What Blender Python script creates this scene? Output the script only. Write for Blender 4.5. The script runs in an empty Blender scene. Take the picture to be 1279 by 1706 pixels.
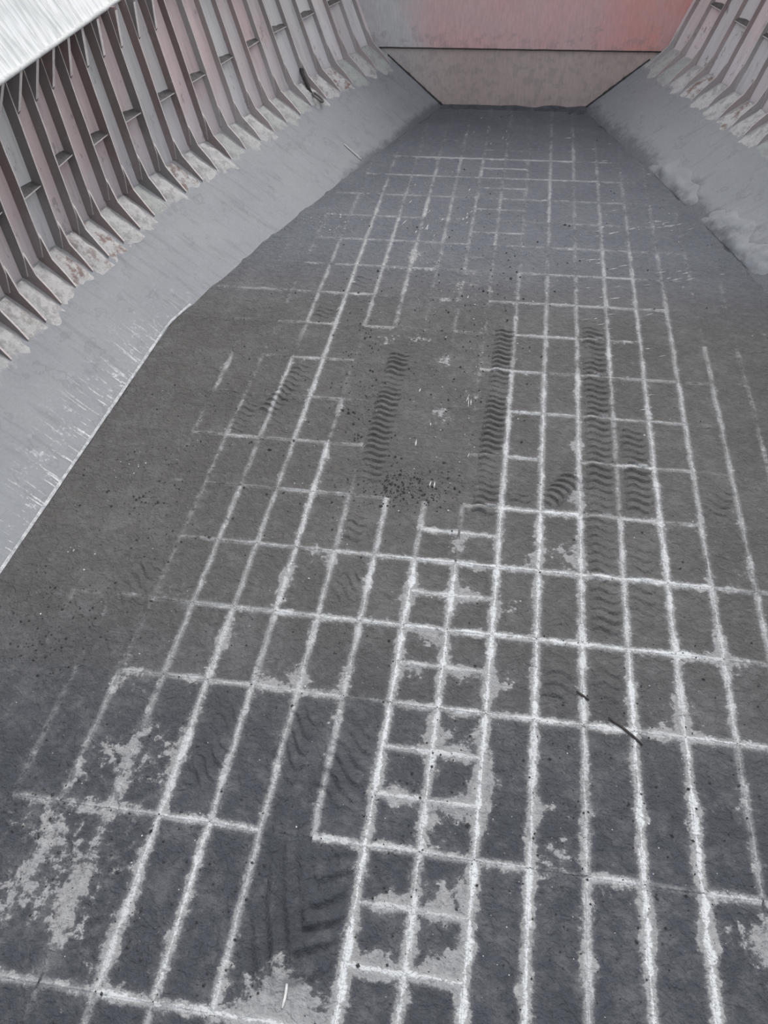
import bpy, math, random
import numpy as np
from mathutils import Matrix, Vector, noise as mnoise

random.seed(7)
rng = np.random.default_rng(7)
SC = bpy.context.scene
COL = SC.collection

# ------------------------------------------------------------------ camera
CAM = np.array([-0.232, -4.814, 11.958])
PITCH, YAW, ROLL, FPX = 0.7886888, 0.1832326, -0.0402210, 1353.485
cp, sp, cy, sy = math.cos(PITCH), math.sin(PITCH), math.cos(YAW), math.sin(YAW)
F = np.array([-sy * cp, cy * cp, -sp])
x0 = np.array([cy, sy, 0.0])
u0 = np.cross(x0, F)
AX = math.cos(ROLL) * x0 + math.sin(ROLL) * u0
AU = -math.sin(ROLL) * x0 + math.cos(ROLL) * u0
cam_data = bpy.data.cameras.new('camera')
cam = bpy.data.objects.new('camera', cam_data)
COL.objects.link(cam)
cam_data.sensor_fit = 'HORIZONTAL'
cam_data.sensor_width = 36.0
cam_data.lens = FPX / 1279.0 * 36.0
cam_data.clip_end = 500
M = Matrix(((AX[0], AU[0], -F[0], CAM[0]), (AX[1], AU[1], -F[1], CAM[1]),
            (AX[2], AU[2], -F[2], CAM[2]), (0, 0, 0, 1)))
cam.matrix_world = M
SC.camera = cam

# ------------------------------------------------------------------ sky and sun
world = bpy.data.worlds.new('sky')
SC.world = world
world.use_nodes = True
bg = world.node_tree.nodes['Background']
bg.inputs['Color'].default_value = (0.86, 0.92, 1.0, 1)
bg.inputs['Strength'].default_value = 0.74
sun_data = bpy.data.lights.new('sun', 'SUN')
sun_data.energy = 2.5
sun_data.angle = math.radians(48)
sun_data.color = (1.0, 0.97, 0.94)
sun = bpy.data.objects.new('sun', sun_data)
COL.objects.link(sun)
sun.rotation_euler = Vector((0.16, 0.58, 0.80)).to_track_quat('Z', 'Y').to_euler()
SC.view_settings.view_transform = 'Standard'
SC.view_settings.look = 'None'
SC.view_settings.gamma = 1.0
SC.view_settings.use_curve_mapping = False
SC.view_settings.exposure = 0.12

# ------------------------------------------------------------------ measures
S = 0.8                    # spacing of the lengthwise stiffeners
FR = 0.81036               # frame spacing
XC = -0.8                  # centre line
YB = 30.42                 # far bulkhead
ZK = 1.6                   # height of the bracket toes on the slope
JR = [-6, -3, 0, 3] + list(range(5, 38, 2)) + [37.54]


def hw_floor(y):
    return float(np.interp(y, [-6, 4, 13.3, 18.3, 24.4, YB], [8.95, 8.85, 8.55, 7.15, 5.1, 2.82]))


def hw_knuckle(y):
    return float(np.interp(y, [-6, 9, 12.2, 14.6, 17.2, 20.06, 22.9, 24.9, YB],
                           [10.4, 10.38, 10.25, 9.98, 9.5, 8.6, 7.7, 7.1, 4.75]))


def flare(y):
    return 0.04 + max(0.0, y - 13) * 0.019


def hw_shell(y, z):
    return hw_knuckle(y) + 0.74 + flare(y) * (z - 2.0)


def hw_box(y):
    return float(np.interp(y, [-6, 19.0, 21, 24, 27, YB], [10.4, 10.4, 9.6, 8.6, 7.6, 6.0]))


def slope_pt(y, t):
    """point on the sloping side plating, t=0 at the floor, t=1 at the bracket toe, goes on to the shell"""
    a, b = hw_floor(y), hw_knuckle(y)
    return a + (b - a) * t, ZK * t


def t_shell(y):
    a, b = hw_floor(y), hw_knuckle(y)
    t = 1.0
    for _ in range(12):
        t = (hw_shell(y, ZK * t) - a) / (b - a)
    return t


def ray(px):
    return AX * (px[0] - 639.5) / FPX - AU * (px[1] - 853) / FPX + F


def on_floor(px, z=0.0):
    d = ray(px)
    return CAM + d * ((z - CAM[2]) / d[2])


def pix(p):
    v = np.asarray(p, float) - CAM
    z = v @ F
    return 639.5 + FPX * (v @ AX) / z, 853 - FPX * (v @ AU) / z, z


# ------------------------------------------------------------------ node helper
class N:
    def __init__(self, name, rough=0.8, spec=0.25):
        self.m = bpy.data.materials.new(name)
        self.m.use_nodes = True
        self.t = self.m.node_tree
        self.b = self.t.nodes['Principled BSDF']
        self.b.inputs['Roughness'].default_value = rough
        self.b.inputs['Specular IOR Level'].default_value = spec

    def n(self, typ, **kw):
        nd = self.t.nodes.new(typ)
        for k, v in kw.items():
            setattr(nd, k, v)
        return nd

    def put(self, sock, v):
        if isinstance(v, (int, float)):
            sock.default_value = v
        elif isinstance(v, tuple):
            sock.default_value = v if len(v) == len(sock.default_value) else tuple(v) + (1,)
        else:
            self.t.links.new(v, sock)

    def op(self, o, a, b=0.0, clamp=False):
        nd = self.n('ShaderNodeMath', operation=o, use_clamp=clamp)
        self.put(nd.inputs[0], a)
        self.put(nd.inputs[1], b)
        return nd.outputs[0]

    def add(self, a, b): return self.op('ADD', a, b)
    def sub(self, a, b): return self.op('SUBTRACT', a, b)
    def mul(self, a, b): return self.op('MULTIPLY', a, b)
    def mx(self, a, b): return self.op('MAXIMUM', a, b)

    def step(self, v, lo, hi):
        nd = self.n('ShaderNodeMapRange', interpolation_type='SMOOTHSTEP')
        self.put(nd.inputs[0], v)
        if lo < hi:
            nd.inputs[1].default_value, nd.inputs[2].default_value = lo, hi
            nd.inputs[3].default_value, nd.inputs[4].default_value = 0, 1
        else:
            nd.inputs[1].default_value, nd.inputs[2].default_value = hi, lo
            nd.inputs[3].default_value, nd.inputs[4].default_value = 1, 0
        return nd.outputs[0]

    def pos(self, scale=(1, 1, 1), rot=(0, 0, 0)):
        g = self.n('ShaderNodeNewGeometry').outputs['Position']
        mp = self.n('ShaderNodeMapping')
        self.t.links.new(g, mp.inputs[0])
        mp.inputs['Scale'].default_value = scale
        mp.inputs['Rotation'].default_value = rot
        return mp.outputs[0]

    def noise(self, scale, detail=4.0, rough=0.6, vec=None, dist=0.0):
        nd = self.n('ShaderNodeTexNoise')
        nd.inputs['Scale'].default_value = scale
        nd.inputs['Detail'].default_value = detail
        nd.inputs['Roughness'].default_value = rough
        nd.inputs['Distortion'].default_value = dist
        self.t.links.new(vec if vec is not None else self.pos(), nd.inputs['Vector'])
        return nd.outputs['Fac']

    def voronoi(self, scale, feature='F1', vec=None):
        nd = self.n('ShaderNodeTexVoronoi', feature=feature)
        nd.inputs['Scale'].default_value = scale
        self.t.links.new(vec if vec is not None else self.pos(), nd.inputs['Vector'])
        return nd

    def attr(self, name):
        return self.n('ShaderNodeAttribute', attribute_name=name).outputs['Fac']

    def oattr(self, name):
        return self.n('ShaderNodeAttribute', attribute_name=name, attribute_type='OBJECT').outputs['Fac']

    def mix(self, f, a, b, blend='MIX'):
        nd = self.n('ShaderNodeMix', data_type='RGBA', blend_type=blend)
        self.put(nd.inputs[0], f)
        self.put(nd.inputs[6], a)
        self.put(nd.inputs[7], b)
        return nd.outputs[2]

    def scale_col(self, c, f):
        nd = self.n('ShaderNodeVectorMath', operation='SCALE')
        self.put(nd.inputs[0], c)
        self.put(nd.inputs[3], f)
        return nd.outputs[0]

    def bump(self, h, strength=0.5, dist=0.02):
        nd = self.n('ShaderNodeBump')
        nd.inputs['Strength'].default_value = strength
        nd.inputs['Distance'].default_value = dist
        self.t.links.new(h, nd.inputs['Height'])
        self.t.links.new(nd.outputs[0], self.b.inputs['Normal'])

    def out(self, col, rough=None):
        self.put(self.b.inputs['Base Color'], col)
        if rough is not None:
            self.put(self.b.inputs['Roughness'], rough)
        return self.m


# ------------------------------------------------------------------ materials
KEYS = ('la', 'lb', 'ra', 'rb', 'bare', 'dl', 'db', 'dt', 'tint')
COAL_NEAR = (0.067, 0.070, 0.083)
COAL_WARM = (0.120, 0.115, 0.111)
COAL_FAR = (0.163, 0.170, 0.194)  # floor tone by distance: dark cool near, warm middle, pale bluish far


def mat_floor():
    k = N('coal_dusted_steel', 0.72, 0.3)
    la, lb, ra, rb, bare, dl, db, dt, tint = [k.attr(a) for a in KEYS]
    n1 = k.noise(1.7, 5, 0.62)
    n2 = k.noise(6.5, 6, 0.70)
    n3 = k.noise(34.0, 3, 0.6)
    n4 = k.noise(0.55, 3, 0.5)
    nb = k.noise(2.3, 4, 0.6, vec=k.pos(rot=(0.3, 0.5, 1.0)))
    drift = k.mul(k.sub(nb, 0.5), 0.09)                      # the lines wander a little
    rag = k.add(k.mul(k.sub(n2, 0.5), 0.16), k.mul(k.sub(n3, 0.5), 0.07))
    nm = k.add(k.mul(n1, 0.40), k.mul(n2, 0.60))

    def dist(d, sgn):
        return k.op('ABSOLUTE', k.add(d, k.mul(drift, sgn)))
    d1, d2 = dist(dl, -1.0), dist(k.sub(S, dl), 1.0)
    e1, e2 = dist(db, -1.0), dist(dt, 1.0)
    wide = k.add(0.018, k.mul(k.step(k.add(k.mul(n1, 0.6), k.mul(nb, 0.4)), 0.44, 0.66), 0.070))

    def core(s, d):
        c = k.step(k.sub(1.0, k.op('DIVIDE', k.add(d, rag), wide)), -0.15, 0.6)
        brk = k.step(k.add(k.mul(s, 0.95), k.mul(k.sub(nm, 0.5), 2.0)), 0.12, 0.62)
        return k.mul(c, k.mul(brk, k.op('POWER', s, 1.8)))

    def halo(s, d):
        return k.mul(s, k.step(k.add(d, rag), 0.24, 0.0))
    line = k.mx(k.mx(core(la, d1), core(lb, d2)), k.mx(core(ra, e1), core(rb, e2)))

    def band(s, d):     # dusty grey stripe beside the polished core
        brk = k.step(k.add(k.mul(s, 0.9), k.add(k.mul(k.sub(nm, 0.5), 2.0), k.mul(k.sub(n4, 0.5), 1.0))), 0.12, 0.62)
        return k.mul(k.step(k.add(d, rag), 0.085, 0.030), k.mul(brk, k.op('POWER', s, 0.75)))
    stripe = k.mx(k.mx(band(la, d1), band(lb, d2)), k.mx(band(ra, e1), band(rb, e2)))
    ha = k.mx(k.mx(halo(la, d1), halo(lb, d2)), k.mx(halo(ra, e1), halo(rb, e2)))
    v = k.add(k.add(k.mul(ha, 0.64), k.mul(bare, 0.80)), k.mul(k.sub(nm, 0.5), 2.8))
    patch = k.step(v, 0.36, 0.56)
    soft = k.step(k.add(k.add(k.mul(ha, 0.55), k.mul(bare, 0.55)), k.mul(k.sub(nm, 0.5), 1.3)), 0.08, 0.75)
    grain = k.add(0.10, k.mul(k.add(k.mul(n2, 0.65), k.add(k.mul(n3, 0.5), k.mul(n4, 0.35))), 1.2))
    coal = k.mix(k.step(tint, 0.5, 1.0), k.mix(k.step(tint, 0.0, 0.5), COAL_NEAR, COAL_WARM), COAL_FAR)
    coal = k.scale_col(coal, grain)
    film = k.mul(k.step(k.add(k.mul(k.noise(2.6, 6, 0.75), 0.75), k.mul(n4, 0.25)), 0.46, 0.66), 0.42)
    coal = k.mix(film, coal, (0.21, 0.208, 0.212))
    coal = k.mix(k.mul(soft, 0.50), coal, (0.29, 0.29, 0.295))
    pale = k.scale_col(k.mix(n1, (0.33, 0.335, 0.35), (0.43, 0.415, 0.41)), k.add(0.25, k.mul(n2, 1.4)))
    col = k.mix(k.mul(patch, 0.80), coal, pale)
    col = k.mix(k.mul(stripe, 0.85), col, k.mix(n2, (0.32, 0.32, 0.325), (0.52, 0.515, 0.51)))
    col = k.mix(line, col, k.mix(n2, (0.62, 0.63, 0.64), (0.86, 0.87, 0.88)))
    vor = k.voronoi(11.0)
    sp = k.mul(k.step(vor.outputs['Distance'], 0.13, 0.05), k.step(vor.outputs['Color'], 0.80, 0.86))
    col = k.mix(k.mul(sp, 0.5), col, (0.5, 0.5, 0.5))
    vd = k.voronoi(16.0, vec=k.pos(rot=(0, 0, 0.7)))
    sd = k.mul(k.step(vd.outputs['Distance'], 0.24, 0.1), k.step(vd.outputs['Color'], 0.6, 0.8))
    col = k.mix(k.mul(sd, 0.5), col, (0.03, 0.03, 0.032))
    lump = k.noise(5.5, 2, 0.5, dist=1.6)
    h = k.add(k.mul(n2, 0.8), k.add(k.mul(n3, 0.28), k.mul(lump, 0.8)))
    h = k.sub(h, k.mul(patch, 0.25))
    k.bump(h, 1.0, 0.085)
    return k.out(col, k.sub(0.80, k.mul(line, 0.3)))


def mat_slope():
    k = N('dusty_grey_slope', 0.62, 0.35)
    t, coal, scr = k.attr('t'), k.attr('coal'), k.attr('scratch')
    n1 = k.noise(0.55, 5, 0.6)
    n2 = k.noise(3.0, 5, 0.65)
    n3 = k.noise(16.0, 4, 0.6)
    st = k.noise(1.0, 4, 0.6, vec=k.pos(scale=(0.6, 4.5, 0.6)))
    fine = k.noise(1.0, 3, 0.6, vec=k.pos(scale=(1.2, 14.0, 1.2)))
    col = k.mix(n1, (0.265, 0.275, 0.292), (0.335, 0.338, 0.348))
    col = k.mix(k.mul(k.step(n2, 0.5, 0.72), 0.35), col, (0.38, 0.36, 0.40))
    col = k.mix(k.mul(k.step(st, 0.52, 0.7), 0.30), col, (0.17, 0.175, 0.185))
    # flaked patches with dark rims
    fl = k.noise(1.9, 5, 0.55, vec=k.pos(rot=(0.4, 0.2, 0.6)))
    rim = k.mul(k.step(fl, 0.60, 0.63), k.step(fl, 0.68, 0.64))
    col = k.mix(k.mul(rim, 0.22), col, (0.13, 0.13, 0.14))
    # pale powdery deposit between the brackets
    top = k.step(k.add(t, k.mul(k.sub(n2, 0.5), 0.5)), 0.98, 1.12)
    col = k.mix(k.mul(top, 0.75), col, k.mix(n3, (0.36, 0.33, 0.32), (0.66, 0.64, 0.63)))
    # scraped bright marks low down
    s = k.mul(scr, k.step(k.add(fine, k.mul(n3, 0.25)), 0.72, 0.80))
    col = k.mix(k.mul(s, 0.85), col, (0.78, 0.78, 0.78))
    s2 = k.mul(scr, k.step(k.add(n2, k.mul(n3, 0.5)), 0.86, 0.96))
    col = k.mix(k.mul(s2, 0.8), col, (0.75, 0.75, 0.76))
    # coal smeared up from the floor
    c = k.step(k.add(coal, k.mul(k.sub(k.add(k.mul(n2, 0.55), k.mul(n1, 0.45)), 0.5), 1.1)), 0.34, 0.66)
    col = k.mix(k.mul(c, 0.85), col, k.scale_col((0.13, 0.132, 0.148), k.add(0.6, k.mul(n3, 0.8))))
    col = k.scale_col(col, k.add(0.86, k.mul(n3, 0.28)))
    k.bump(k.add(k.mul(n2, 0.8), k.mul(n3, 0.25)), 0.35, 0.05)
    return k.out(col)


def mat_shell(name, a, b, dark=1.0, stain=0.4, dusty=1.0):
    k = N(name, 0.75, 0.25)
    r = k.n('ShaderNodeObjectInfo').outputs['Random']
    n1 = k.noise(1.1, 4, 0.6, vec=k.pos(scale=(1, 1, 0.55)))
    n2 = k.noise(5.0, 5, 0.65)
    n3 = k.noise(2.2, 5, 0.7, vec=k.pos(scale=(1, 1.6, 0.6)))
    z = k.n('ShaderNodeSeparateXYZ')
    k.t.links.new(k.pos(), z.inputs[0])
    col = k.mix(k.step(k.add(k.mul(r, 0.5), k.mul(n1, 0.55)), 0.38, 0.68), a, b)
    low = k.step(k.add(z.outputs[2], k.mul(k.sub(n3, 0.5), 2.2)), 4.2, 2.6)
    col = k.mix(k.mul(low, 0.50 * dusty), col, (0.74, 0.71, 0.73))
    chips = k.step(k.add(k.mul(n3, 0.7), k.mul(n2, 0.3)), 0.575, 0.62)
    col = k.mix(k.mul(chips, stain), col, (0.14, 0.12, 0.115))
    run = k.noise(1.0, 5, 0.65, vec=k.pos(scale=(1, 9, 0.7)))
    col = k.mix(k.mul(k.step(run, 0.46, 0.66), 0.28 * dusty), col, (0.40, 0.36, 0.35))
    pale = k.step(n2, 0.60, 0.72)
    col = k.mix(k.mul(pale, 0.35 * dusty), col, (0.80, 0.77, 0.76))
    r2 = k.op('FRACT', k.mul(r, 7.31))
    col = k.scale_col(col, k.mul(k.add(0.88, k.mul(r2, 0.2)), dark))
    k.bump(k.add(n2, k.mul(chips, -0.6)), 0.3, 0.03)
    return k.out(col)


def mat_bulkhead():
    k = N('faded_red_bulkhead', 0.75, 0.25)
    xyz = k.n('ShaderNodeSeparateXYZ')
    k.t.links.new(k.pos(), xyz.inputs[0])
    n1 = k.noise(0.55, 5, 0.6)
    n2 = k.noise(2.6, 5, 0.65)
    n3 = k.noise(9.0, 4, 0.6, vec=k.pos(scale=(1.6, 1, 0.35)))
    side = k.step(k.add(xyz.outputs[0], k.mul(k.sub(n1, 0.5), 2.5)), -5.6, -3.6)
    side2 = k.step(k.add(xyz.outputs[0], k.mul(k.sub(n1, 0.5), 3)), 1.0, 4.0)
    red = k.mix(side2, (0.74, 0.47, 0.46), (0.78, 0.38, 0.35))
    red = k.mix(k.mul(k.step(n1, 0.42, 0.62), 0.45), red, (0.64, 0.50, 0.49))
    grey = k.mix(n2, (0.55, 0.53, 0.535), (0.66, 0.645, 0.64))
    col = k.mix(side, grey, red)
    low = k.step(xyz.outputs[2], 2.16, 2.10)
    lowc = k.mix(n1, (0.47, 0.395, 0.36), (0.60, 0.49, 0.46))
    lowc = k.mix(k.mul(k.step(xyz.outputs[0], -3.0, -5.5), 0.6), lowc, (0.56, 0.54, 0.52))
    col = k.mix(k.mul(low, 0.9), col, lowc)
    st = k.step(k.add(k.mul(n2, 0.7), k.mul(k.step(xyz.outputs[2], 3.4, 2.3), 0.13)), 0.47, 0.54)
    col = k.mix(k.mul(st, 0.34), col, (0.33, 0.28, 0.275))
    col = k.scale_col(col, k.add(0.80, k.mul(n3, 0.42)))
    k.bump(n2, 0.3, 0.03)
    return k.out(col)


def mat_simple(name, c1, c2, scale=6.0, rough=0.8, spec=0.25, bump=0.4, bd=0.02):
    k = N(name, rough, spec)
    n1 = k.noise(scale, 5, 0.65)
    n2 = k.noise(scale * 4.3, 4, 0.6)
    col = k.mix(k.step(k.add(k.mul(n1, 0.65), k.mul(n2, 0.35)), 0.35, 0.65), c1, c2)
    k.bump(k.add(n1, k.mul(n2, 0.4)), bump, bd)
    return k.out(col)


def mat_white():
    k = N('streaked_white_paint', 0.55, 0.35)
    n1 = k.noise(0.8, 5, 0.6)
    st = k.noise(1.0, 5, 0.65, vec=k.pos(scale=(1, 7.0, 0.8)))
    col = k.mix(k.mul(k.step(k.add(k.mul(st, 0.7), k.mul(n1, 0.3)), 0.42, 0.62), 0.75), (0.86, 0.86, 0.85), (0.47, 0.48, 0.47))
    k.bump(st, 0.2, 0.02)
    return k.out(col)


def mat_residue():
    k = N('pale_cargo_residue', 0.9, 0.1)
    r = k.n('ShaderNodeObjectInfo').outputs['Random']
    n1 = k.noise(4.0, 5, 0.65)
    n2 = k.noise(22.0, 4, 0.6)
    base = k.mix(k.step(r, 0.6, 0.95), (0.56, 0.54, 0.53), (0.44, 0.46, 0.43))
    col = k.mix(k.step(n1, 0.45, 0.62), base, k.mix(k.step(r, 0.1, 0.3), (0.28, 0.21, 0.19), (0.40, 0.385, 0.375)))
    col = k.scale_col(col, k.add(0.75, k.mul(n2, 0.5)))
    k.bump(k.add(n1, k.mul(n2, 0.5)), 0.6, 0.05)
    return k.out(col)


MF = mat_floor()
MS = mat_slope()
MSH = mat_shell('faded_pink_shell_paint', (0.76, 0.60, 0.585), (0.70, 0.675, 0.66))
MSR = mat_shell('rusty_pink_shell_paint', (0.72, 0.58, 0.57), (0.68, 0.63, 0.62), stain=0.65)
MWB = mat_shell('shaded_frame_paint', (0.205, 0.150, 0.142), (0.185, 0.168, 0.16), stain=0.3, dusty=0.25)  # shell paint darkened and browned, the webs' shade put into the colour
MWF = mat_shell('shaded_far_frame_paint', (0.34, 0.27, 0.26), (0.33, 0.30, 0.29), stain=0.3, dusty=0.4)  # web shade painted in here too, kept paler on the distant frames
MWE = mat_simple('lit_frame_edge', (0.58, 0.51, 0.49), (0.76, 0.71, 0.68), 5)  # free edges turned to the light, their brightness painted as a pale coat
MBK = mat_bulkhead()
MWH = mat_white()
MLIP = mat_simple('grey_lip_paint', (0.50, 0.50, 0.49), (0.70, 0.70, 0.68), 3)
MCOAL = mat_simple('black_coal', (0.035, 0.034, 0.035), (0.085, 0.083, 0.085), 9, 0.6, 0.4, 0.8, 0.03)
MHEAP = mat_simple('dark_coal_heap', (0.075, 0.076, 0.085), (0.125, 0.127, 0.14), 3, 0.8, 0.2, 0.7, 0.05)
MCHIP = mat_simple('pale_crumb', (0.5, 0.5, 0.5), (0.8, 0.8, 0.8), 20)
MDUST = mat_simple('dust_covered_plate', (0.085, 0.08, 0.078), (0.15, 0.14, 0.135), 4)
MRES = mat_residue()
MROD = mat_simple('dark_rusty_rod', (0.03, 0.027, 0.026), (0.07, 0.06, 0.055), 12, 0.7, 0.3)
MLINK = mat_simple('old_steel_link', (0.10, 0.09, 0.085), (0.20, 0.185, 0.17), 12, 0.6, 0.4)
MWOOD = mat_simple('bleached_stick', (0.55, 0.54, 0.52), (0.75, 0.74, 0.72), 12)
MSEAM = mat_simple('bare_weld', (0.30, 0.31, 0.32), (0.66, 0.66, 0.66), 7)


# ------------------------------------------------------------------ mesh helper
def mesh_obj(name, verts, faces, mat, parent=None, attrs=None, smooth=False, mats=None, fmat=None):
    me = bpy.data.meshes.new(name)
    me.from_pydata([tuple(map(float, v)) for v in verts], [], faces)
    if attrs:
        for an, vals in attrs.items():
            a = me.attributes.new(an, 'FLOAT', 'POINT')
            a.data.foreach_set('value', np.asarray(vals, dtype=np.float32))
    for m in (mats or [mat]):
        me.materials.append(m)
    if fmat is not None:
        me.polygons.foreach_set('material_index', fmat)
    if smooth:
        me.polygons.foreach_set('use_smooth', [True] * len(me.polygons))
    me.update()
    o = bpy.data.objects.new(name, me)
    COL.objects.link(o)
    if parent is not None:
        o.parent = parent
    return o


def grid_faces(nu, nv, flip=False):
    f = []
    for b in range(nv - 1):
        for a in range(nu - 1):
            q = (b * nu + a, b * nu + a + 1, (b + 1) * nu + a + 1, (b + 1) * nu + a)
            f.append(q[::-1] if flip else q)
    return f


def tag(o, label=None, cat=None, group=None, kind=None):
    if label: o['label'] = label
    if cat: o['category'] = cat
    if group: o['group'] = group
    if kind: o['kind'] = kind
    return o


def prism(poly, axis_fn, thick):
    """poly of (d, z); axis_fn(d, z, k) gives a world point on face k (0 near, 1 far)"""
    n = len(poly)
    vs = [axis_fn(d, z, 0) for d, z in poly] + [axis_fn(d, z, 1) for d, z in poly]
    fs = [tuple(range(n - 1, -1, -1)), tuple(range(n, 2 * n))]
    for a in range(n):
        b = (a + 1) % n
        fs.append((a, b, n + b, n + a))
    return vs, fs


# ------------------------------------------------------------------ floor tables
BAYS = len(JR) - 1
LONG = {   # brightness of each lengthwise line, bay by bay from the near end
    -12: '', -11: '', -10: '00121', -9: '01321123410021',
    -8: '2343334432222211', -7: '33455545635543322', -6: '4776555666666554322',
    -5: '58657774225555443221', -4: '4666642101455454432', -3: '41567600001334434331',
    -2: '899995011233344343321', -1: '788993122233344333221', 0: '899998776454233332211',
    1: '998999887554345544321', 2: '667888676554333344321', 3: '999976445655544443210',
    4: '999788776665544322100', 5: '2357765665544332210', 6: '033565555422322100', 7: '000024443312110',
    8: '0000012221100', 9: '', 10: ''}
ROWS = {   # brightness of each crosswise line, one digit per column from column -12
    -6: '0022334444444444443200', -3: '0035558788888866542200', 0: '0004457727767373764200',
    3: '0012456564788886874220', 5: '0023456788999989945300', 7: '0001456468898998855200',
    9: '0002345430049946410000', 11: '0003545401036157520000', 13: '0003234300037645520000',
    15: '0000354100056345530000', 17: '0022451522436644200000', 19: '0344455212255555400000',
    21: '0010445444314556430000', 23: '0000445544224444320000', 25: '0000344432133443200000',
    27: '0000444443344444300000', 29: '0000045544445554300000', 31: '0000004555555543000000',
    33: '0000000122222100000000', 35: '0000000011111000000000', 37.54: '0000000000000000000000'}


def long_strength(i, b):
    s = LONG.get(i, '')
    return int(s[b]) / 9.0 if 0 <= b < len(s) else 0.0


def row_strength(j, c):
    if j in ROWS:
        s = ROWS[j]
        k = c + 12
        return int(s[k]) / 9.0 if 0 <= k < len(s) else 0.0
    # extra half rows of the centre strip
    ex = {-5: 6, -4: 6, -2: 8, -1: 6, 1: 7, 2: 7, 4: 6, 6: 7, 8: 7, 10: 0, 12: 0, 14: 0, 16: 0, 18: 1, 20: 1, 22: 2,
          24: 4, 26: 4, 28: 4, 30: 5, 32: 3, 34: 1, 36: 1}
    return ex.get(j, 0) / 9.0


BARE = [(715, 1065, .22, .8), (775, 985, .3, .7), (690, 1120, .25, .7), (770, 1120, .25, .6), (765, 1235, .3, .7), (720, 1230, .2, .7),
        (790, 1340, .32, 1.0), (815, 1300, .25, .8), (830, 1140, .28, .8), (850, 1010, .25, .5), (450, 1665, .42, 1.1),
        (500, 1690, .4, .9), (625, 1600, .22, 1.0), (735, 1600, .28, 1.0), (745, 1500, .3, .9), (650, 1500, .2, .8), (660, 1330, .2, .6),
        (735, 1360, .25, .6), (930, 915, .25, .75), (958, 830, .25, .8), (930, 1420, .25, .8), (770, 905, .3, .5), (120, 1400, .9, .38),
        (60, 1480, .8, .36), (260, 1250, .55, .42), (190, 1260, .6, .38), (150, 1560, .7, .3), (1262, 1570, .35, .7), (1205, 1090, .25, .7),
        (1120, 1205, .4, .55), (700, 560, .5, .40), (735, 600, .3, .6), (735, 690, .35, .6), (700, 430, .7, .40), (640, 565, .3, .45), (780, 470, .5, .42),
        (690, 985, .25, .6), (480, 960, .3, .35), (540, 930, .3, .4), (955, 930, .25, .6), (880, 930, .2, .5), (1000, 1450, .2, .35),
        (560, 1140, .4, .3), (460, 1120, .3, .5), (500, 1130, .25, .6), (230, 1110, .5, .35), (960, 740, .2, .6), (280, 980, .3, .4),
        (1230, 950, .3, .5), (740, 500, .4, .35), (660, 990, .2, .4), (405, 1040, .25, .5), (375, 1070, .2, .6), (900, 1350, .15, .7),
        (980, 1350, .12, .7), (1210, 1360, .3, .3), (980, 1600, .2, .5), (1090, 1550, .25, .4), (1180, 1560, .25, .3)]
BW = [(on_floor((a, b)), r, s) for a, b, r, s in BARE]
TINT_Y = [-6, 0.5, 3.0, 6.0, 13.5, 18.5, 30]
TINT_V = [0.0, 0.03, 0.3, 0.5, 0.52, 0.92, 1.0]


def bare_at(x, y):
    v = 0.0
    for p, r, s in BW:
        d2 = (x - p[0]) ** 2 + (y - p[1]) ** 2
        if d2 < 9 * r * r:
            v += s * math.exp(-d2 / (r * r))
    return min(v, 1.2)


def cell_of(x, y):
    i = math.floor(x / S)
    j = y / FR
    b = 0
    while b < BAYS - 1 and JR[b + 1] <= j:
        b += 1
    j0, j1 = JR[b], JR[b + 1]
    if i in (-2, -1) and j < 37:
        j0 = math.floor(j)
        j1 = j0 + 1
    return i, b, j0, j1


def sample(x, y, cell=None):
    """line strengths, distances and dirt at a point of the floor"""
    i, b, j0, j1 = cell or cell_of(x, y)
    fx = min(max(x / S - i, 0), 1)
    fy = min(max((y / FR - j0) / (j1 - j0), 0), 1)
    ax, bx = long_strength(i, b), long_strength(i + 1, b)
    ay, by = row_strength(j0, i), row_strength(j1, i)
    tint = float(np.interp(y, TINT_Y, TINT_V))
    dish = -0.030 * (1 - (2 * fx - 1) ** 4) * (1 - (2 * fy - 1) ** 6)
    return ax, bx, ay, by, bare_at(x, y), fx * S, fy * (j1 - j0) * FR, (1 - fy) * (j1 - j0) * FR, tint, dish


def clampx(x, y):
    h = hw_floor(y)
    return min(max(x, XC - h), XC + h)


# ------------------------------------------------------------------ structure: floor
ys = [-5.6, -2, 2, 6, 10, 13.3, 15, 18.3, 21, 24.4, 27, YB + 0.2]
vs, fs = [], []
for y in ys:
    h = hw_floor(y) + 0.02
    vs += [(XC - h, y, -0.045), (XC + h, y, -0.045), (XC + h, y, -0.30), (XC - h, y, -0.30)]
for k in range(len(ys) - 1):
    a, b = 4 * k, 4 * k + 4
    for q in range(4):
        r = (q + 1) % 4
        fs.append((a + q, a + r, b + r, b + q))
fs += [(3, 2, 1, 0), tuple(4 * (len(ys) - 1) + q for q in range(4))]
nv = len(vs)
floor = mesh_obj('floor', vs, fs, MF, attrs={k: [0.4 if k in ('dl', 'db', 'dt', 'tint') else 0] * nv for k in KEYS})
tag(floor, 'coal dusted steel floor with a grid of pale worn lines', kind='structure')


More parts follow.
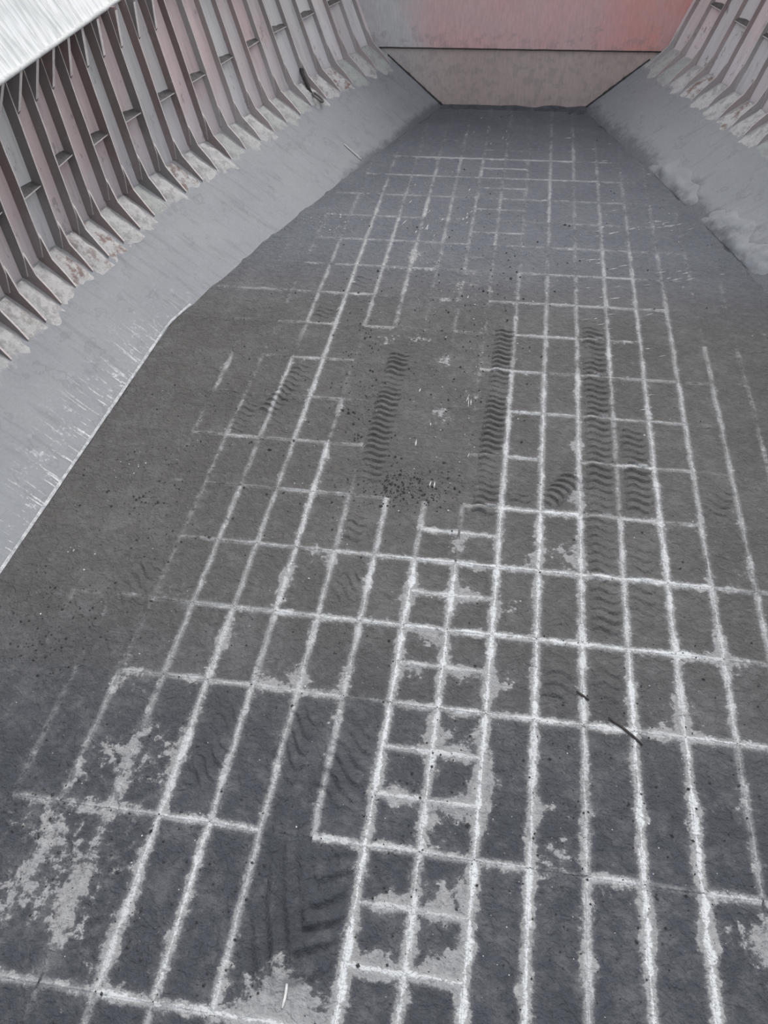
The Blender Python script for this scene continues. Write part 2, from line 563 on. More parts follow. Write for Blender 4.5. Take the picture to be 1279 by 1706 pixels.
def panel_mesh(i, b, j0, j1, NU=6, NV=8):
    y0, y1 = j0 * FR, min(j1 * FR, YB + .02)
    V, A = [], {k: [] for k in KEYS}
    for q in range(NV + 1):
        for p in range(NU + 1):
            x = (i + p / NU) * S
            y = y0 + (y1 - y0) * q / NV
            xe = clampx(x, y)
            s = sample(min(max(xe, i * S), (i + 1) * S), y, (i, b, j0, j1))
            edge = min(xe - (XC - hw_floor(y)), (XC + hw_floor(y)) - xe)
            z = s[-1] + 0.006 * mnoise.noise(Vector((x * 1.7, y * 1.7, 3))) * (1 if 0 < p < NU and 0 < q < NV else 0)
            V.append((xe, y, z))
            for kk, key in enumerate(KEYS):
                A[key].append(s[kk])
    return V, grid_faces(NU + 1, NV + 1), A


cells = []
for b in range(BAYS):
    for i in range(-13, 11):
        subs = [(JR[b], JR[b + 1])]
        if i in (-2, -1):
            e = JR[b + 1]
            subs = [(j, min(j + 1, e)) for j in range(int(JR[b]), int(math.ceil(e)))]
            subs = [s for s in subs if s[1] - s[0] > .3]
        for j0, j1 in subs:
            ym = (j0 + j1) / 2 * FR
            ya, yb_ = j0 * FR, min(j1 * FR, YB)
            hmax = max(hw_floor(ya), hw_floor(yb_))
            if (i + 1) * S <= XC - hmax + .02 or i * S >= XC + hmax - .02:
                continue
            cs = [pix(((i + a) * S, y, 0)) for a in (0, 1) for y in (ya, yb_)]
            ix = max(0, min(1279, max(c[0] for c in cs)) - max(0, min(c[0] for c in cs)))
            iy = max(0, min(1706, max(c[1] for c in cs)) - max(0, min(c[1] for c in cs)))
            mx = min(c[0] for c in cs) < 1400 and max(c[0] for c in cs) > -120
            if mx and min(c[1] for c in cs) < 1790:
                cells.append((ix * iy, i, b, j0, j1))
cells.sort(reverse=True)
rest = {'v': [], 'f': [], 'a': {k: [] for k in KEYS}}
for n, (area, i, b, j0, j1) in enumerate(cells):
    big = n < 298
    V, Fc, A = panel_mesh(i, b, j0, j1, 6 if big else 4, 8 if big else 4)
    if big:
        mesh_obj('floor_panel', V, Fc, MF, floor, A, smooth=True)
    else:
        o = len(rest['v'])
        rest['v'] += V
        rest['f'] += [tuple(v + o for v in f) for f in Fc]
        for k in KEYS:
            rest['a'][k] += A[k]
if rest['v']:
    o = mesh_obj('floor_panels', rest['v'], rest['f'], MF, floor, rest['a'], smooth=True)
    o['kind'] = 'stuff'


PRINTS = [
    ('wave', [(668, 583), (655, 632), (640, 690), (612, 805)], .60, .205, .050, 'tyre print of wavy ribs left of the bare middle strip'),
    ('wave', [(842, 545), (834, 620), (822, 710), (806, 860)], .56, .205, .048, 'tyre print of wavy ribs beside the bright line right of the middle strip'),
    ('wave', [(988, 540), (992, 640), (998, 760), (1004, 900), (1012, 1062)], .62, .23, .042, 'long tyre print of choppy ribs between two bright lines on the right'),
    ('wave', [(1050, 705), (1062, 790), (1068, 858)], .60, .23, .045, 'short tyre print of curved ribs beside the long choppy print'),
    ('lug', [(535, 1400), (505, 1500), (475, 1590), (450, 1660)], 1.30, .30, .085, 'deep chevron tyre print near the bare blue-grey patch'),
    ('diag', [(602, 1205), (575, 1275), (545, 1350)], .85, .27, .045, 'slanting lug tyre print above the deep chevron print'),
    ('diag', [(520, 1165), (480, 1260), (440, 1350)], .6, .27, .035, 'faint slanting lug print left of two broken white lines'),
    ('wave', [(508, 603), (485, 640), (440, 690)], .55, .2, .038, 'small curving tyre print on the left among faint lines'),
    ('wave', [(420, 668), (405, 695), (392, 722)], .55, .2, .030, 'short faint tyre print at the left beside a small curving print'),
    ('arc', [(905, 842), (935, 815), (962, 785)], .55, .2, .050, 'curled tyre scuff at the crossing of bright lines right of the middle'),
    ('wave', [(868, 842), (862, 815)], .5, .2, .035, 'scuffed ribs in the brown square beside the curled tyre scuff'),
    ('wave', [(1175, 870), (1190, 835), (1208, 800)], .7, .24, .035, 'faint curved tyre print far over on the right'),
    ('diag', [(255, 930), (225, 975), (195, 1010)], .7, .26, .03, 'faint lug print low on the left in the grey sludge'),
    ('diag', [(400, 1165), (365, 1230), (325, 1320)], .6, .26, .035, 'slanting lug print between two pale lines at lower left'),
    ('diag', [(600, 945), (560, 1010)], .6, .24, .03, 'soft lug marks above a thick white crossing'),
    ('wave', [(600, 850), (580, 905)], .5, .22, .03, 'soft rib marks left of a white line start'),
    ('wave', [(610, 457), (596, 478)], .55, .2, .035, 'tiny tyre print in the distance right of a bright line'),
    ('wave', [(548, 508), (532, 530)], .55, .2, .035, 'tiny tyre print in the distance left of a bright line'),
    ('arc', [(938, 1095), (920, 1170)], .6, .24, .03, 'faint curved scuff in a dark square beside a bright line'),
    ('wave', [(1060, 890), (1072, 1050)], .6, .26, .028, 'faint ribbed print in the dark squares right of the long choppy print'),
    ('wave', [(1010, 1090), (1020, 1180)], .6, .26, .022, 'faint ribs below the long choppy print'),
]


def resample(P, step):
    out = [P[0]]
    P = [np.array(p[:2]) for p in P]
    L = [0]
    for a, b in zip(P, P[1:]):
        L.append(L[-1] + np.linalg.norm(b - a))
    n = max(3, int(L[-1] / step))
    s = np.linspace(0, L[-1], n)
    return np.stack([np.interp(s, L, [p[0] for p in P]), np.interp(s, L, [p[1] for p in P])], 1), s


PRINT_PATHS = [(resample([on_floor(p) for p in px], 0.15)[0], w) for _, px, w, _, _, _ in PRINTS]


def in_print(x, y):
    return any(np.hypot(C[:, 0] - x, C[:, 1] - y).min() < w / 2 + .1 for C, w in PRINT_PATHS)


# raised weld ridges along the brightest lines
def seam(points, parent, mat, half=0.022, h=0.010, attrs=True, name='weld_seam'):
    V, Fc, A = [], [], {k: [] for k in KEYS}
    first = True
    for idx, (x, y, nx, ny, s, on) in enumerate(points):
        if not on:
            first = True
            continue
        w = half * (0.75 + 0.6 * random.random())
        base = len(V)
        for a, z in ((-1.0, -0.004), (-0.4, h), (0.4, h), (1.0, -0.004)):
            V.append((x + nx * w * a, y + ny * w * a, z))
            for kk, key in enumerate(KEYS):
                A[key].append(s[kk] + (a * w if key == ('dl' if nx else 'db') else 0))
        if not first:
            p = base - 4
            for a in range(3):
                Fc.append((p + a, p + a + 1, base + a + 1, base + a))
        first = False
    if Fc:
        return mesh_obj(name, V, Fc, mat, parent, A if attrs else None, smooth=True)


for i in range(-10, 9):
    pts = []
    y = -4.7
    while y < YB:
        ok = abs(i * S - XC) < hw_floor(y) - .1
        b = cell_of(i * S + .01, y)[1]
        st = long_strength(i, b)
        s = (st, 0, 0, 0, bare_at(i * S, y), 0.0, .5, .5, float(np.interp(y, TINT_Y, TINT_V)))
        x = i * S + 0.012 * mnoise.noise(Vector((i * 7.1, y * 1.1, 0)))
        pts.append((x, y, 1, 0, s, ok and st > 0.3 and not in_print(x, y)))
        y += 0.16
    seam(pts, floor, MF)
for j in JR[1:-1]:
    pts = []
    x = -9.5
    while x < 7.6:
        y = j * FR + 0.012 * mnoise.noise(Vector((x * 1.1, j * 3.3, 5)))
        st = row_strength(j, math.floor(x / S))
        ok = abs(x - XC) < hw_floor(y) - .1
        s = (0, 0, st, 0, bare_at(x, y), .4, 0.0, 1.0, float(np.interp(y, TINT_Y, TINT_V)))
        pts.append((x, y, 0, 1, s, ok and st > 0.3 and not in_print(x, y)))
        x += 0.16
    seam(pts, floor, MF)

# ------------------------------------------------------------------ structure: sloping sides
SIDES = {'left': -1, 'right': 1}
slopes = {}
for side, sg in SIDES.items():
    V, A = [], {'t': [], 'coal': [], 'scratch': []}
    NT = 18
    yy = np.arange(-5.6, YB + 0.05, 0.35)
    yy[-1] = YB
    for y in yy:
        te = t_shell(y) + 0.06
        for q in range(NT + 1):
            t = -0.06 + (te + .06) * q / NT
            h, z = slope_pt(y, t)
            w = 0.03 * mnoise.noise(Vector((y * .5, t * 3, sg * 4))) * max(0, min(1, t * 4))
            V.append((XC + sg * (h - w * .7), y, z + w * .7))
            A['t'].append(t)
            if sg < 0:
                c = 0.42 * max(0, 1 - t / 0.30) * float(np.interp(y, [13, 15, 22, 25, 30], [0, .5, .8, 1.5, 2.0]))
                sc = max(0, 1 - t / 0.55) * float(np.interp(y, [3, 10, 13, 15], [1, 1, .5, 0]))
            else:
                c = float(np.interp(t, [0, .25, .55, .8], [0.78, .40, .16, 0.05])) * float(np.interp(y, [12, 20, 26, 30], [1.15, 1.05, 0.85, .9]))
                sc = 0
            A['coal'].append(c)
            A['scratch'].append(sc)
    o = mesh_obj('wall_%s_slope' % side, V, grid_faces(NT + 1, len(yy), flip=sg < 0), MS, attrs=A, smooth=True)
    tag(o, 'grey dusty sloping side plating along the %s edge of the floor' % side, kind='structure')
    slopes[side] = o
# pale weld along the foot of the near slope
V, Fc = [], []
yy = np.arange(-4, 14.4, 0.3)
for n, y in enumerate(yy):
    h = hw_floor(y)
    w = .020 + .012 * random.random()
    for d, z in ((-w, 0.006), (0, .030), (w, .045)):
        V.append((XC - h - d + .01, y, z))
    if n:
        for a in range(2):
            Fc.append((3 * n - 3 + a, 3 * n - 2 + a, 3 * n + 1 + a, 3 * n + a))
mesh_obj('weld_seam', V, Fc, MSEAM, slopes['left'])

# ------------------------------------------------------------------ structure: side shell with frames
ZT = 6.45


def web(y):
    return float(np.interp(y, [17, 23], [0.255, 0.15]))


walls = {}
for side, sg in SIDES.items():
    root = bpy.data.objects.new('wall_%s' % side, None)
    COL.objects.link(root)
    tag(root, '%s ship side of faded pink plating between upright frames' % side, kind='structure')
    walls[side] = root
    mshell = MSH if sg < 0 else MSR
    j_first = 5 if sg < 0 else 17
    for j in range(j_first, 38):
        ya, yb = j * FR, min((j + 1) * FR, YB)
        # shell plate of the bay, hungry-horse dents between frames
        if j < 37 or True:
            NU, NV = 5, 7
            V = []
            for q in range(NV + 1):
                for p in range(NU + 1):
                    y = ya + (yb - ya) * p / NU
                    zb = ZK * t_shell(y) - 0.05
                    z = zb + (ZT - zb) * q / NV
                    bulge = 0.05 * math.sin(math.pi * p / NU) * (0.4 + 0.9 * random.random() * (1 if 0 < q < NV else .5))
                    V.append((XC + sg * (hw_shell(y, z) + bulge), y, z))
            if yb - ya > .1:
                mesh_obj('shell_plate', V, grid_faces(NU + 1, NV + 1, flip=sg > 0), mshell, root, smooth=True)
        # frame web
        y0 = ya
        WB = web(y0)
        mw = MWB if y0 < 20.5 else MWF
        th = 0.045
        lean = random.uniform(-.02, .02)
        wv = random.uniform(-1, 1)

        def pt(d, z, kface, y0=y0, th=th, sg=sg, lean=lean):
            """d: distance inboard from the shell"""
            return (XC + sg * (hw_shell(y0, z) - d), y0 + (th if kface else 0) + lean * d + (0.0), z)
        zb = 2.30 + random.uniform(-.12, .12)
        n = 8
        V, Fc = [], []
        zs = [zb + (ZT - zb) * q / n for q in range(n + 1)]
        for q, z in enumerate(zs):
            dent = (0.03 * mnoise.noise(Vector((j * 3.7, z * 1.1, sg * 9)))) * (1 if sg < 0 else 2.2)
            din = WB - (0.10 if q == 0 else 0)
            for d, kf in ((-.05, 0), (din, 0), (din, 1), (-.05, 1)):
                x, y, zz = pt(d, z if not (q == 0 and d > .1) else z + .02, kf)
                V.append((x, y + dent * max(d, 0) / WB, zz))
            if q:
                b0, b1 = 4 * q - 4, 4 * q
                for a in range(4):
                    c = (a + 1) % 4
                    Fc.append((b0 + a, b0 + c, b1 + c, b1 + a))
        Fc += [(3, 2, 1, 0), tuple(4 * n + a for a in range(4))]
        fm = [1 if k % 4 == 1 and k < 4 * n else 0 for k in range(len(Fc))]
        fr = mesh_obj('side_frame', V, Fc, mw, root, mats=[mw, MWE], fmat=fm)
        # lower bracket lapped on the far side, running down to its toe
        zs_ = ZK * t_shell(y0)
        dk = hw_shell(y0, ZK) - hw_knuckle(y0)
        zt2 = 2.95 + random.uniform(-.1, .12)
        toe = random.uniform(-.04, .05)
        poly = [(-.03, zs_ - .06), (dk + toe - .02, ZK - .05), (dk + toe, ZK + .04), (dk * .80, ZK + .36), (WB + .10, 2.36), (WB + .015, zt2 - .12),
                (WB - .02, zt2), (-.03, zt2 + .02)]
        vv, ff = prism(poly, lambda d, z, kf: (lambda p: (p[0], p[1] + .046 + (.012 if kf else 0), p[2]))(pt(d, z, kf)), .03)
        fm = [1 if k in (3, 4, 5, 6, 7) else 0 for k in range(len(ff))]
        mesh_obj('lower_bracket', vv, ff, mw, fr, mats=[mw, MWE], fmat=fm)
        # upper bracket under the box girder
        if y0 < 19.5 or sg > 0:
            dt = max(hw_shell(y0, 6.4) - 10.42, 0.42)
            poly = [(-.03, 5.35), (WB - .04, 5.45), (WB + .02, 5.52), (dt, 6.36), (dt, 6.44), (-.03, 6.44)]
            vv, ff = prism(poly, lambda d, z, kf: (lambda p: (p[0], p[1] + .046 + (.085 if kf else 0), p[2]))(pt(d, z, kf)), .03)
            fm = [1 if k in (4,) else 0 for k in range(len(ff))]
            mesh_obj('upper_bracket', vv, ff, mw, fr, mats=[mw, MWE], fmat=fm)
        # stiffening plate across every second bay
        if j % 2 == 1 and j < 36:
            zc = 3.95 + random.uniform(-.06, .06)
            V = []
            for z in (0, -.03):
                for d, y, dz in ((-.08, ya + .04, .10), (WB - .02, ya + .04, -.02), (WB - .05, yb - .005, -.02), (-.08, yb - .005, .10)):
                    V.append((XC + sg * (hw_shell(y, zc) - d), y, zc + z + dz))
            ff = [(0, 1, 2, 3), (7, 6, 5, 4), (0, 4, 5, 1), (1, 5, 6, 2), (2, 6, 7, 3), (3, 7, 4, 0)]
            mesh_obj('tripping_plate', V, ff, MDUST, fr, mats=[MDUST, MWE], fmat=[0, 0, 0, 1, 0, 0])

# ------------------------------------------------------------------ structure: white box girder above the frames
for side, sg in SIDES.items():
    V, Fc = [], []
    yy = [-5.6, 0, 6, 12, 16, 18.6, 21, 24, 27, YB]
    for n, y in enumerate(yy):
        h = hw_box(y)
        out = hw_shell(y, 6.4) + .1
        for d, z in ((h, 6.42), (h + 1.7, 9.6), (out + 1.9, 9.6), (out, 6.42)):  # face leaned outward so it catches more light and looks brighter
            V.append((XC + sg * d, y, z))
        if n:
            for a in range(4):
                b = (a + 1) % 4
                q = (4 * n - 4 + a, 4 * n - 4 + b, 4 * n + b, 4 * n + a)
                Fc.append(q if sg > 0 else q[::-1])
    Fc += [(0, 1, 2, 3), tuple(4 * (len(yy) - 1) + a for a in (3, 2, 1, 0))]
    o = mesh_obj('wall_%s_upper' % side, V, Fc, MWH)
    tag(o, 'white streaked box girder above the %s frames' % side, kind='structure')
    # rounded lip along the lower edge
    V, Fc = [], []
    for n, y in enumerate(yy):
        h = hw_box(y)
        for q in range(8):
            a = q * math.pi / 4
            V.append((XC + sg * (h - 0.02 + .055 * math.cos(a)), y, 6.44 + .055 * math.sin(a)))
        if n:
            for q in range(8):
                r = (q + 1) % 8
                Fc.append((8 * n - 8 + q, 8 * n - 8 + r, 8 * n + r, 8 * n + q))
    mesh_obj('edge_lip', V, Fc, MLIP, o, smooth=True)

# ------------------------------------------------------------------ structure: far bulkhead
bk = bpy.data.objects.new('wall_far', None)
COL.objects.link(bk)
tag(bk, 'faded red transverse bulkhead at the far end of the hold', kind='structure')


def slab(name, x0, x1, z0, z1, y, th, mat, parent, ripple=0.0):
    NU, NV = 12, 4
    V = []
    for q in range(NV + 1):
        for p in range(NU + 1):
            x = x0 + (x1 - x0) * p / NU
            z = z0 + (z1 - z0) * q / NV
            V.append((x, y + ripple * mnoise.noise(Vector((x * .8, z * 1.1, 2))), z))
    Fc = grid_faces(NU + 1, NV + 1)
    n = len(V)
    rim = list(range(NU + 1)) + [r * (NU + 1) + NU for r in range(1, NV + 1)] + [NV * (NU + 1) + p for p in range(NU - 1, -1, -1)] + [r * (NU + 1) for r in range(NV - 1, 0, -1)]
    V += [(V[k][0], y + th, V[k][2]) for k in rim]
    m = len(rim)
    for k in range(m):
        a, b = rim[k], rim[(k + 1) % m]
        Fc.append((b, a, n + k, n + (k + 1) % m))
    return mesh_obj(name, V, Fc, mat, parent)


slab('bulkhead_plate', XC - 6.5, XC + 6.5, -0.2, 2.13, YB, 0.1, MBK, bk, 0.02)
slab('bulkhead_plate', XC - 9.5, XC + 9.5, 2.12, 7.6, YB - 0.04, 0.1, MBK, bk, 0.02)
V, Fc = [], []
for n in range(41):
    x = XC - 5.6 + 11.2 * n / 40
    zz = 2.12 + .012 * mnoise.noise(Vector((x * 2, 0, 0)))
    for y, z in ((YB - .02, zz - .03), (YB - .085, zz - .028), (YB - .085, zz + .004), (YB - .02, zz + .012)):
        V.append((x, y, z))
    if n:
        for a in range(3):
            Fc.append((4 * n - 4 + a, 4 * n - 3 + a, 4 * n + 1 + a, 4 * n + a))
mesh_obj('weld_seam', V, Fc, MROD, bk)

for sg in (-1, 1):     # ragged dark weld where the slopes meet the bulkhead
    V, Fc = [], []
    for n in range(25):
        t = 1.15 * n / 24
        h, z = slope_pt(YB - .03, t)
        w = .03 + .05 * abs(mnoise.noise(Vector((t * 9, sg, 3))))
        V += [(XC + sg * (h - w * .5), YB - .06, z + w), (XC + sg * h, YB - .07 - w, z + .012), (XC + sg * (h + .02), YB - .02, z - .02)]
        if n:
            for a in range(2):
                Fc.append((3 * n - 3 + a, 3 * n - 2 + a, 3 * n + 1 + a, 3 * n + a))
    mesh_obj('weld_seam', V, Fc, MROD, bk)

# ------------------------------------------------------------------ tyre prints pressed into the coal
for style, px, width, pitch, amp, label in PRINTS:
    px = sorted(px, key=lambda p: -p[1])
    C, s = resample([on_floor(p) for p in px], pitch / 11)
    # round the path off
    for _ in range(6):
        C[1:-1] = (C[:-2] + 2 * C[1:-1] + C[2:]) / 4
    T = np.gradient(C, axis=0)
    T /= np.linalg.norm(T, axis=1)[:, None]
    Nn = np.stack([T[:, 1], -T[:, 0]], 1)
    NU = 28
    V, A = [], {k: [] for k in KEYS}
    Lt = s[-1]
    for q in range(len(s)):
        for p in range(NU + 1):
            u = 2 * p / NU - 1
            pos = C[q] + Nn[q] * u * width / 2
            jit = 0.13 * mnoise.noise(Vector((pos[0] * 1.6, pos[1] * 1.6, 8)))
            if style == 'wave':
                ph = s[q] / pitch + 0.24 * math.sin(math.pi * u * 1.1) + jit * .6
            elif style == 'chevron':
                ph = s[q] / pitch + 1.0 * abs(u) + .22 * math.sin(5 * u) + jit
            elif style == 'lug':
                xx = u * width / 2 - .12
                ph = (s[q] + 2.3 * xx) / .60 if xx < 0 else (s[q] - .5 * xx) / .34
                ph += jit * 2.2
            elif style == 'arc':
                ph = s[q] / pitch + 0.7 * u * u + jit
            else:
                ph = s[q] / pitch + 0.85 * u + .2 * math.sin(4 * u) + jit
            fr = ph - math.floor(ph)
            g = math.exp(-((fr - .5) / (.15 if style == 'lug' else .12)) ** 2)
            ridge = (1 - g) * (0.72 + 0.28 * math.cos(2 * math.pi * (fr - .70)))
            patchy = min(1, max(0.35, .85 + 1.1 * mnoise.noise(Vector((pos[0] * 1.1, pos[1] * 1.1, 20)))))
            fall = (1 - abs(u) ** 5) * min(1, s[q] / (pitch * .8), (Lt - s[q]) / (pitch * .8))
            sm = list(sample(pos[0], pos[1]))
            # keep the line distances continuous across the print
            ic = round(pos[0] / S)
            sm[5] = pos[0] - ic * S
            bq = cell_of(pos[0], pos[1])[1]
            sm[0], sm[1] = (long_strength(ic, bq) if abs(sm[5]) < .27 else 0.0), 0.0
            jn = min(JR, key=lambda r: abs(r * FR - pos[1]))
            sm[6] = pos[1] - jn * FR
            sm[7], sm[3] = 1.0, 0.0
            sm[2] = row_strength(jn, math.floor(pos[0] / S)) if abs(sm[6]) < .5 else 0.0
            z = sm[-1] - 0.012 + fall * (0.020 + 1.55 * amp * ridge * patchy)
            V.append((pos[0], pos[1], z))
            for kk, key in enumerate(KEYS):
                A[key].append(sm[kk])
    o = mesh_obj('tyre_print', V, grid_faces(NU + 1, len(s)), MF, None, A, smooth=True)
    tag(o, label, 'tyre print', 'tyre prints in the coal dust')

# ------------------------------------------------------------------ residue heaps between the brackets
ORD = ['first', 'second', 'third', 'fourth', 'fifth', 'sixth', 'seventh', 'eighth', 'ninth', 'tenth', 'eleventh', 'twelfth', 'thirteenth',
       'fourteenth', 'fifteenth', 'sixteenth', 'seventeenth', 'eighteenth', 'nineteenth', 'twentieth', 'twenty-first', 'twenty-second',
       'twenty-third', 'twenty-fourth', 'twenty-fifth', 'twenty-sixth', 'twenty-seventh', 'twenty-eighth', 'twenty-ninth', 'thirtieth']
for side, sg in SIDES.items():
    order = 0
    for j in range(36, (9 if sg < 0 else 25), -1):
        ya, yb = j * FR + .10, (j + 1) * FR - .02
        if yb > YB - .1:
            continue
        NU, NV = 7, 8
        V = []
        hgt = random.uniform(.07, .16)
        reach = random.uniform(.88, .98)
        for q in range(NV + 1):
            for p in range(NU + 1):
                u, v = p / NU, q / NV
                y = ya + (yb - ya) * u
                te = t_shell(y)
                lo = reach + 0.10 * mnoise.noise(Vector((y * 3, sg, 1)))
                t = lo + (te - .02 - lo) * v
                h, z = slope_pt(y, t)
                e = min(1, 5 * u, 5 * (1 - u), 3.0 * v)
                k = e * hgt * (0.55 + .7 * mnoise.noise(Vector((y * 4.3, v * 4, j * 2.1)))) - .012 + .05 * v * e
                V.append((XC + sg * (h - .7 * k), y, z + .7 * k))
        o = mesh_obj('residue_heap', V, grid_faces(NU + 1, NV + 1, flip=sg < 0), MRES, None, smooth=True)
        tag(o, 'pale crusted residue between %s-hand brackets, %s bay from the far bulkhead' % (side, ORD[order]), 'residue', 'residue heaps behind the %s brackets' % side)
        order += 1

# ------------------------------------------------------------------ coal heaps
# along the foot of the bulkhead
V = []
NU, NV = 40, 5
for q in range(NV + 1):
    for p in range(NU + 1):
        u, v = p / NU, q / NV
        h = hw_floor(YB - .4) + .15
        x = XC - h + 2 * h * u
        wdt = .45 + .35 * mnoise.noise(Vector((x * .9, 0, 4)))
        y = YB - .02 - wdt * (1 - v)
        top = .05 + .14 * abs(mnoise.noise(Vector((x * .7, 1, 4)))) - .06 * math.exp(-((x - .2) / .8) ** 2)
        V.append((x, y, -.01 + top * v ** 1.5 + .02 * mnoise.noise(Vector((x * 5, y * 5, 0))) * v))
o = mesh_obj('coal_heap', V, grid_faces(NU + 1, NV + 1), MHEAP, None, smooth=True)
tag(o, 'low bank of coal swept against the foot of the red bulkhead', 'coal heap')
# rough lumps along the foot of the right slope
for label, (ya, yb), amp, tb in (('rough coal bank on the right slope beside the faint far squares', (21.6, 25.0), .17, .40),
                                 ('broken coal crust lying low on the right slope near the frame edge', (17.2, 21.2), .20, .46)):
    V = []
    NU, NV = 26, 12
    for q in range(NV + 1):
        for p in range(NU + 1):
            u, v = p / NU, q / NV
            y = ya + (yb - ya) * u
            t = -0.02 + tb * v * (0.8 + .5 * mnoise.noise(Vector((y * 1.3, 2, 0))))
            h, z = slope_pt(y, max(t, 0))
            e = min(1, 4 * u, 4 * (1 - u)) * math.sin(math.pi * min(1, .15 + .85 * v))
            k = amp * e * (0.25 + abs(mnoise.noise(Vector((y * 1.8, t * 5, 3)))) * 1.2) - .02
            V.append((XC + h - .7 * k, y, z + .7 * k))
    o = mesh_obj('coal_bank', V, grid_faces(NU + 1, NV + 1), MS, None,
                 {'t': [0.2] * len(V), 'coal': [0.55 - 0.35 * (k // (NU + 1)) / NV for k in range(len(V))], 'scratch': [0] * len(V)}, smooth=True)
    tag(o, label, 'coal heap')


# ------------------------------------------------------------------ loose things
def tube(points, r, n=8, closed=False):
    P = [np.array(p, float) for p in points]
    V, Fc = [], []
    m = len(P)
    for k in range(m):
        a = P[(k - 1) % m] if (closed or k > 0) else P[k]
        b = P[(k + 1) % m] if (closed or k < m - 1) else P[k]
        t = (b - a) / np.linalg.norm(b - a)
        ref = np.array([0, 0, 1.0]) if abs(t[2]) < .9 else np.array([1.0, 0, 0])
        s = np.cross(t, ref)
        s /= np.linalg.norm(s)
        w = np.cross(s, t)
        rr = r if isinstance(r, (int, float)) else r[k]
        for q in range(n):
            an = 2 * math.pi * q / n
            V.append(P[k] + rr * (math.cos(an) * s + math.sin(an) * w))
    for k in range(m if closed else m - 1):
        for q in range(n):
            a, b = k * n + q, k * n + (q + 1) % n
            c, d = ((k + 1) % m) * n + (q + 1) % n, ((k + 1) % m) * n + q
            Fc.append((a, b, c, d))
    if not closed:
        Fc += [tuple(range(n - 1, -1, -1)), tuple((m - 1) * n + q for q in range(n))]
    return V, Fc


def rod(p0, p1, r, mat, name, label, cat, bend=0.0):
    a, b = on_floor(p0), on_floor(p1)
    pts = []
    for q in range(7):
        c = a + (b - a) * q / 6
        c[2] = r * .8 - .004
        c[0] += bend * math.sin(math.pi * q / 6)
        pts.append(c)
    V, Fc = tube(pts, [r * .7, r, r, r * 1.1, r, r, r * .6])
    return tag(mesh_obj(name, V, Fc, mat, None, smooth=True), label, cat)


rod((1013, 1196), (1070, 1242), .022, MROD, 'iron_rod', 'dark thin rod lying across a white line crossing on the right', 'rod', .03)
rod((960, 1152), (981, 1167), .020, MROD, 'iron_rod', 'short dark rod lying on a bright lengthwise line', 'rod')
rod((470, 1680), (478, 1625), .018, MWOOD, 'pale_stick', 'pale thin stick on the bare blue-grey patch at the bottom edge', 'stick', .02)


def on_slope(px, side=-1):
    """where the line of sight meets the sloping plating"""
    d = ray(px)
    best = None
    for k in range(2000):
        p = CAM + d * (10 + k * 0.02)
        if p[1] > YB: break
        h = side * (p[0] - XC)
        a, b = hw_floor(p[1]), hw_knuckle(p[1])
        if p[2] <= max(0, (h - a) / (b - a) * ZK):
            best = p
            break
    return best if best is not None else p


nl = np.array([.7, 0, .7])
a, b = on_slope((572, 241)), on_slope((601, 267))
V, Fc = tube([a + nl * .03 + (b - a) * q / 5 for q in range(6)], [.02, .022, .022, .025, .04, .03])
tag(mesh_obj('pale_stick', V, Fc, MWOOD, None, smooth=True), 'bleached stick lying on the left slope near the far floor edge', 'stick')
# iron link hanging below a torn strap
a, b = on_slope((516, 161)), on_slope((533, 175))
c = (a + b) / 2 + nl * .17
ax = (b - a) / np.linalg.norm(b - a)
sd = np.cross(ax, nl)
sd /= np.linalg.norm(sd)
lh = np.linalg.norm(b - a) / 2
pts = []
for q in range(16):
    an = 2 * math.pi * q / 16
    e = abs(math.cos(an)) ** .6 * math.copysign(1, math.cos(an))
    pts.append(c + ax * lh * e + sd * .13 * math.sin(an))
V, Fc = tube(pts, .04, 8, closed=True)
tag(mesh_obj('chain_link', V, Fc, MLINK, None, smooth=True), 'long steel link hanging onto the left slope below a torn strap', 'chain link')
pp = []
for px, out in (((489, 106), .55), ((492, 122), .50), ((497, 135), .40), ((505, 148), .28), ((513, 158), .12), ((517, 162), .07)):
    p = on_slope(px)
    pp.append(p + nl * (out * .4 + .1))
V, Fc = tube(pp, [.05, .09, .06, .07, .05, .04], 7)
tag(mesh_obj('torn_strap', V, Fc, MROD, None, smooth=True), 'dark torn strap dangling from a left frame above the steel link', 'strap')

# crumbs of coal and pale bits, far too many to count
OCT_V = np.array([(1, 0, 0), (-1, 0, 0), (0, 1, 0), (0, -1, 0), (0, 0, 1), (0, 0, -.6)], float)
OCT_F = [(0, 2, 4), (2, 1, 4), (1, 3, 4), (3, 0, 4), (2, 0, 5), (1, 2, 5), (3, 1, 5), (0, 3, 5)]


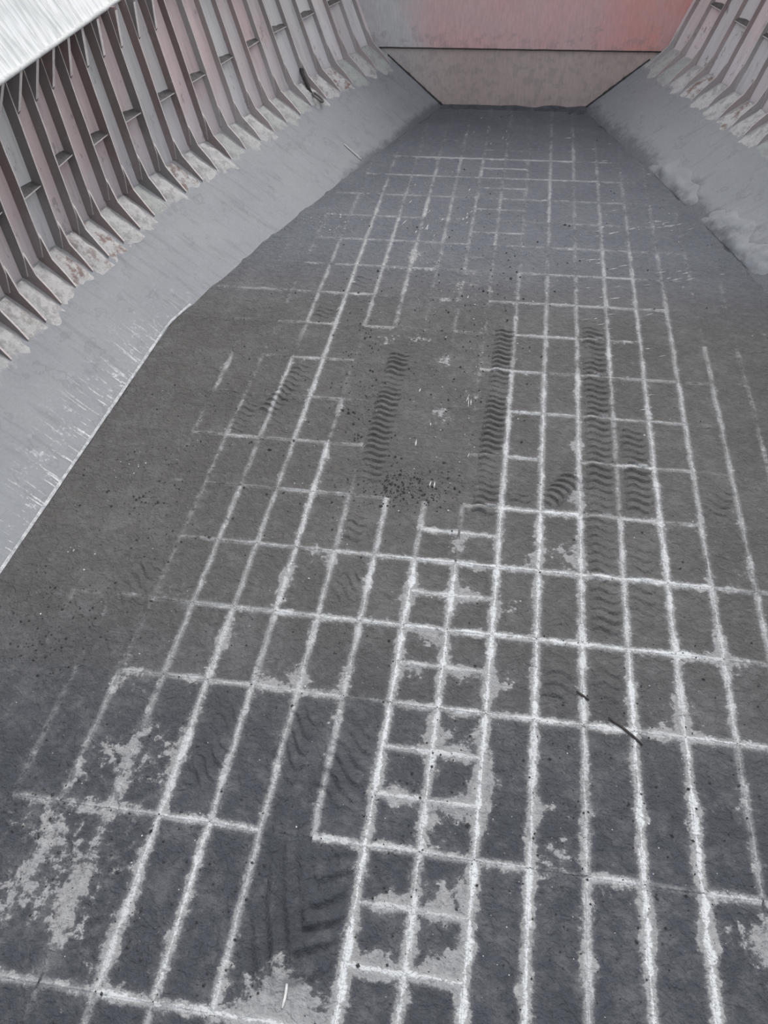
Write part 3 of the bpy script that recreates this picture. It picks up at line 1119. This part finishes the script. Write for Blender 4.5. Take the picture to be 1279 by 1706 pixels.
def crumbs(name, spots, mat, label, cat, dashes=()):
    V, Fc = [], []
    for cx, cy_, sx, sy, n, r0, r1 in spots:
        for _ in range(n):
            p = on_floor((random.gauss(cx, sx), random.gauss(cy_, sy)))
            if abs(p[0] - XC) > hw_floor(p[1]) - .1 or not -5 < p[1] < YB - .3:
                continue
            r = random.uniform(r0, r1) * (random.random() ** 1.5 + .35)
            an = random.uniform(0, 6.28)
            ca, sa = math.cos(an), math.sin(an)
            o = len(V)
            k = rng.uniform(.6, 1.2, 3)
            z0 = sample(p[0], p[1])[-1]
            for v in OCT_V:
                v = v * k * r
                V.append((p[0] + ca * v[0] - sa * v[1], p[1] + sa * v[0] + ca * v[1], z0 + v[2] + r * .35))
            Fc += [tuple(a + o for a in f) for f in OCT_F]
    for cx, cy_, sx, sy, n, ang in dashes:
        for _ in range(n):
            p = on_floor((random.gauss(cx, sx), random.gauss(cy_, sy)))
            if abs(p[0] - XC) > hw_floor(p[1]) - .1:
                continue
            an = ang + random.uniform(-.15, .15)
            ca, sa = math.cos(an), math.sin(an)
            o = len(V)
            k = (random.uniform(.06, .22), random.uniform(.008, .018), .012)
            z0 = sample(p[0], p[1])[-1]
            for v in OCT_V:
                v = v * k
                V.append((p[0] + ca * v[0] - sa * v[1], p[1] + sa * v[0] + ca * v[1], z0 + v[2] + .006))
            Fc += [tuple(a + o for a in f) for f in OCT_F]
    o = mesh_obj(name, V, Fc, mat)
    return tag(o, label, cat, kind='stuff')


crumbs('coal_crumbs', [(680, 815, 45, 18, 420, .010, .034), (610, 650, 25, 90, 260, .012, .035), (100, 1040, 60, 50, 260, .010, .027),
                       (250, 800, 70, 80, 240, .010, .028), (420, 660, 120, 140, 240, .012, .035), (780, 560, 60, 100, 300, .012, .035),
                       (1050, 1350, 200, 220, 500, .008, .026), (300, 1450, 220, 180, 420, .008, .028), (700, 1250, 250, 250, 500, .008, .025),
                       (840, 400, 160, 90, 200, .015, .04), (60, 1360, 40, 40, 60, .01, .03), (250, 830, 12, 8, 14, .025, .045)],
       MCOAL, 'scattered small crumbs of black coal over the floor', 'coal')
crumbs('pale_crumbs', [(545, 375, 30, 12, 40, .015, .04), (860, 600, 350, 250, 220, .008, .022), (300, 1000, 250, 250, 160, .008, .02),
                       (1000, 1400, 250, 200, 160, .006, .014), (780, 640, 50, 120, 160, .01, .025), (715, 350, 30, 50, 40, .015, .03),
                       (230, 775, 25, 25, 14, .015, .03), (130, 920, 15, 12, 8, .015, .03), (1000, 400, 90, 60, 60, .012, .03)],
       MCHIP, 'scattered pale specks and chips over the floor', 'crumbs',
       [(1000, 385, 12, 10, 5, .5), (1100, 378, 30, 5, 14, .45), (1010, 470, 20, 40, 16, .4), (1010, 240, 50, 30, 8, .3), (830, 220, 40, 15, 8, 1.4),
        (700, 360, 20, 30, 12, 1.3), (775, 350, 8, 20, 6, 1.3), (1130, 460, 25, 15, 8, .4), (1060, 560, 30, 60, 10, .4), (700, 680, 20, 60, 5, 1.5), (780, 650, 8, 60, 5, 1.5)])
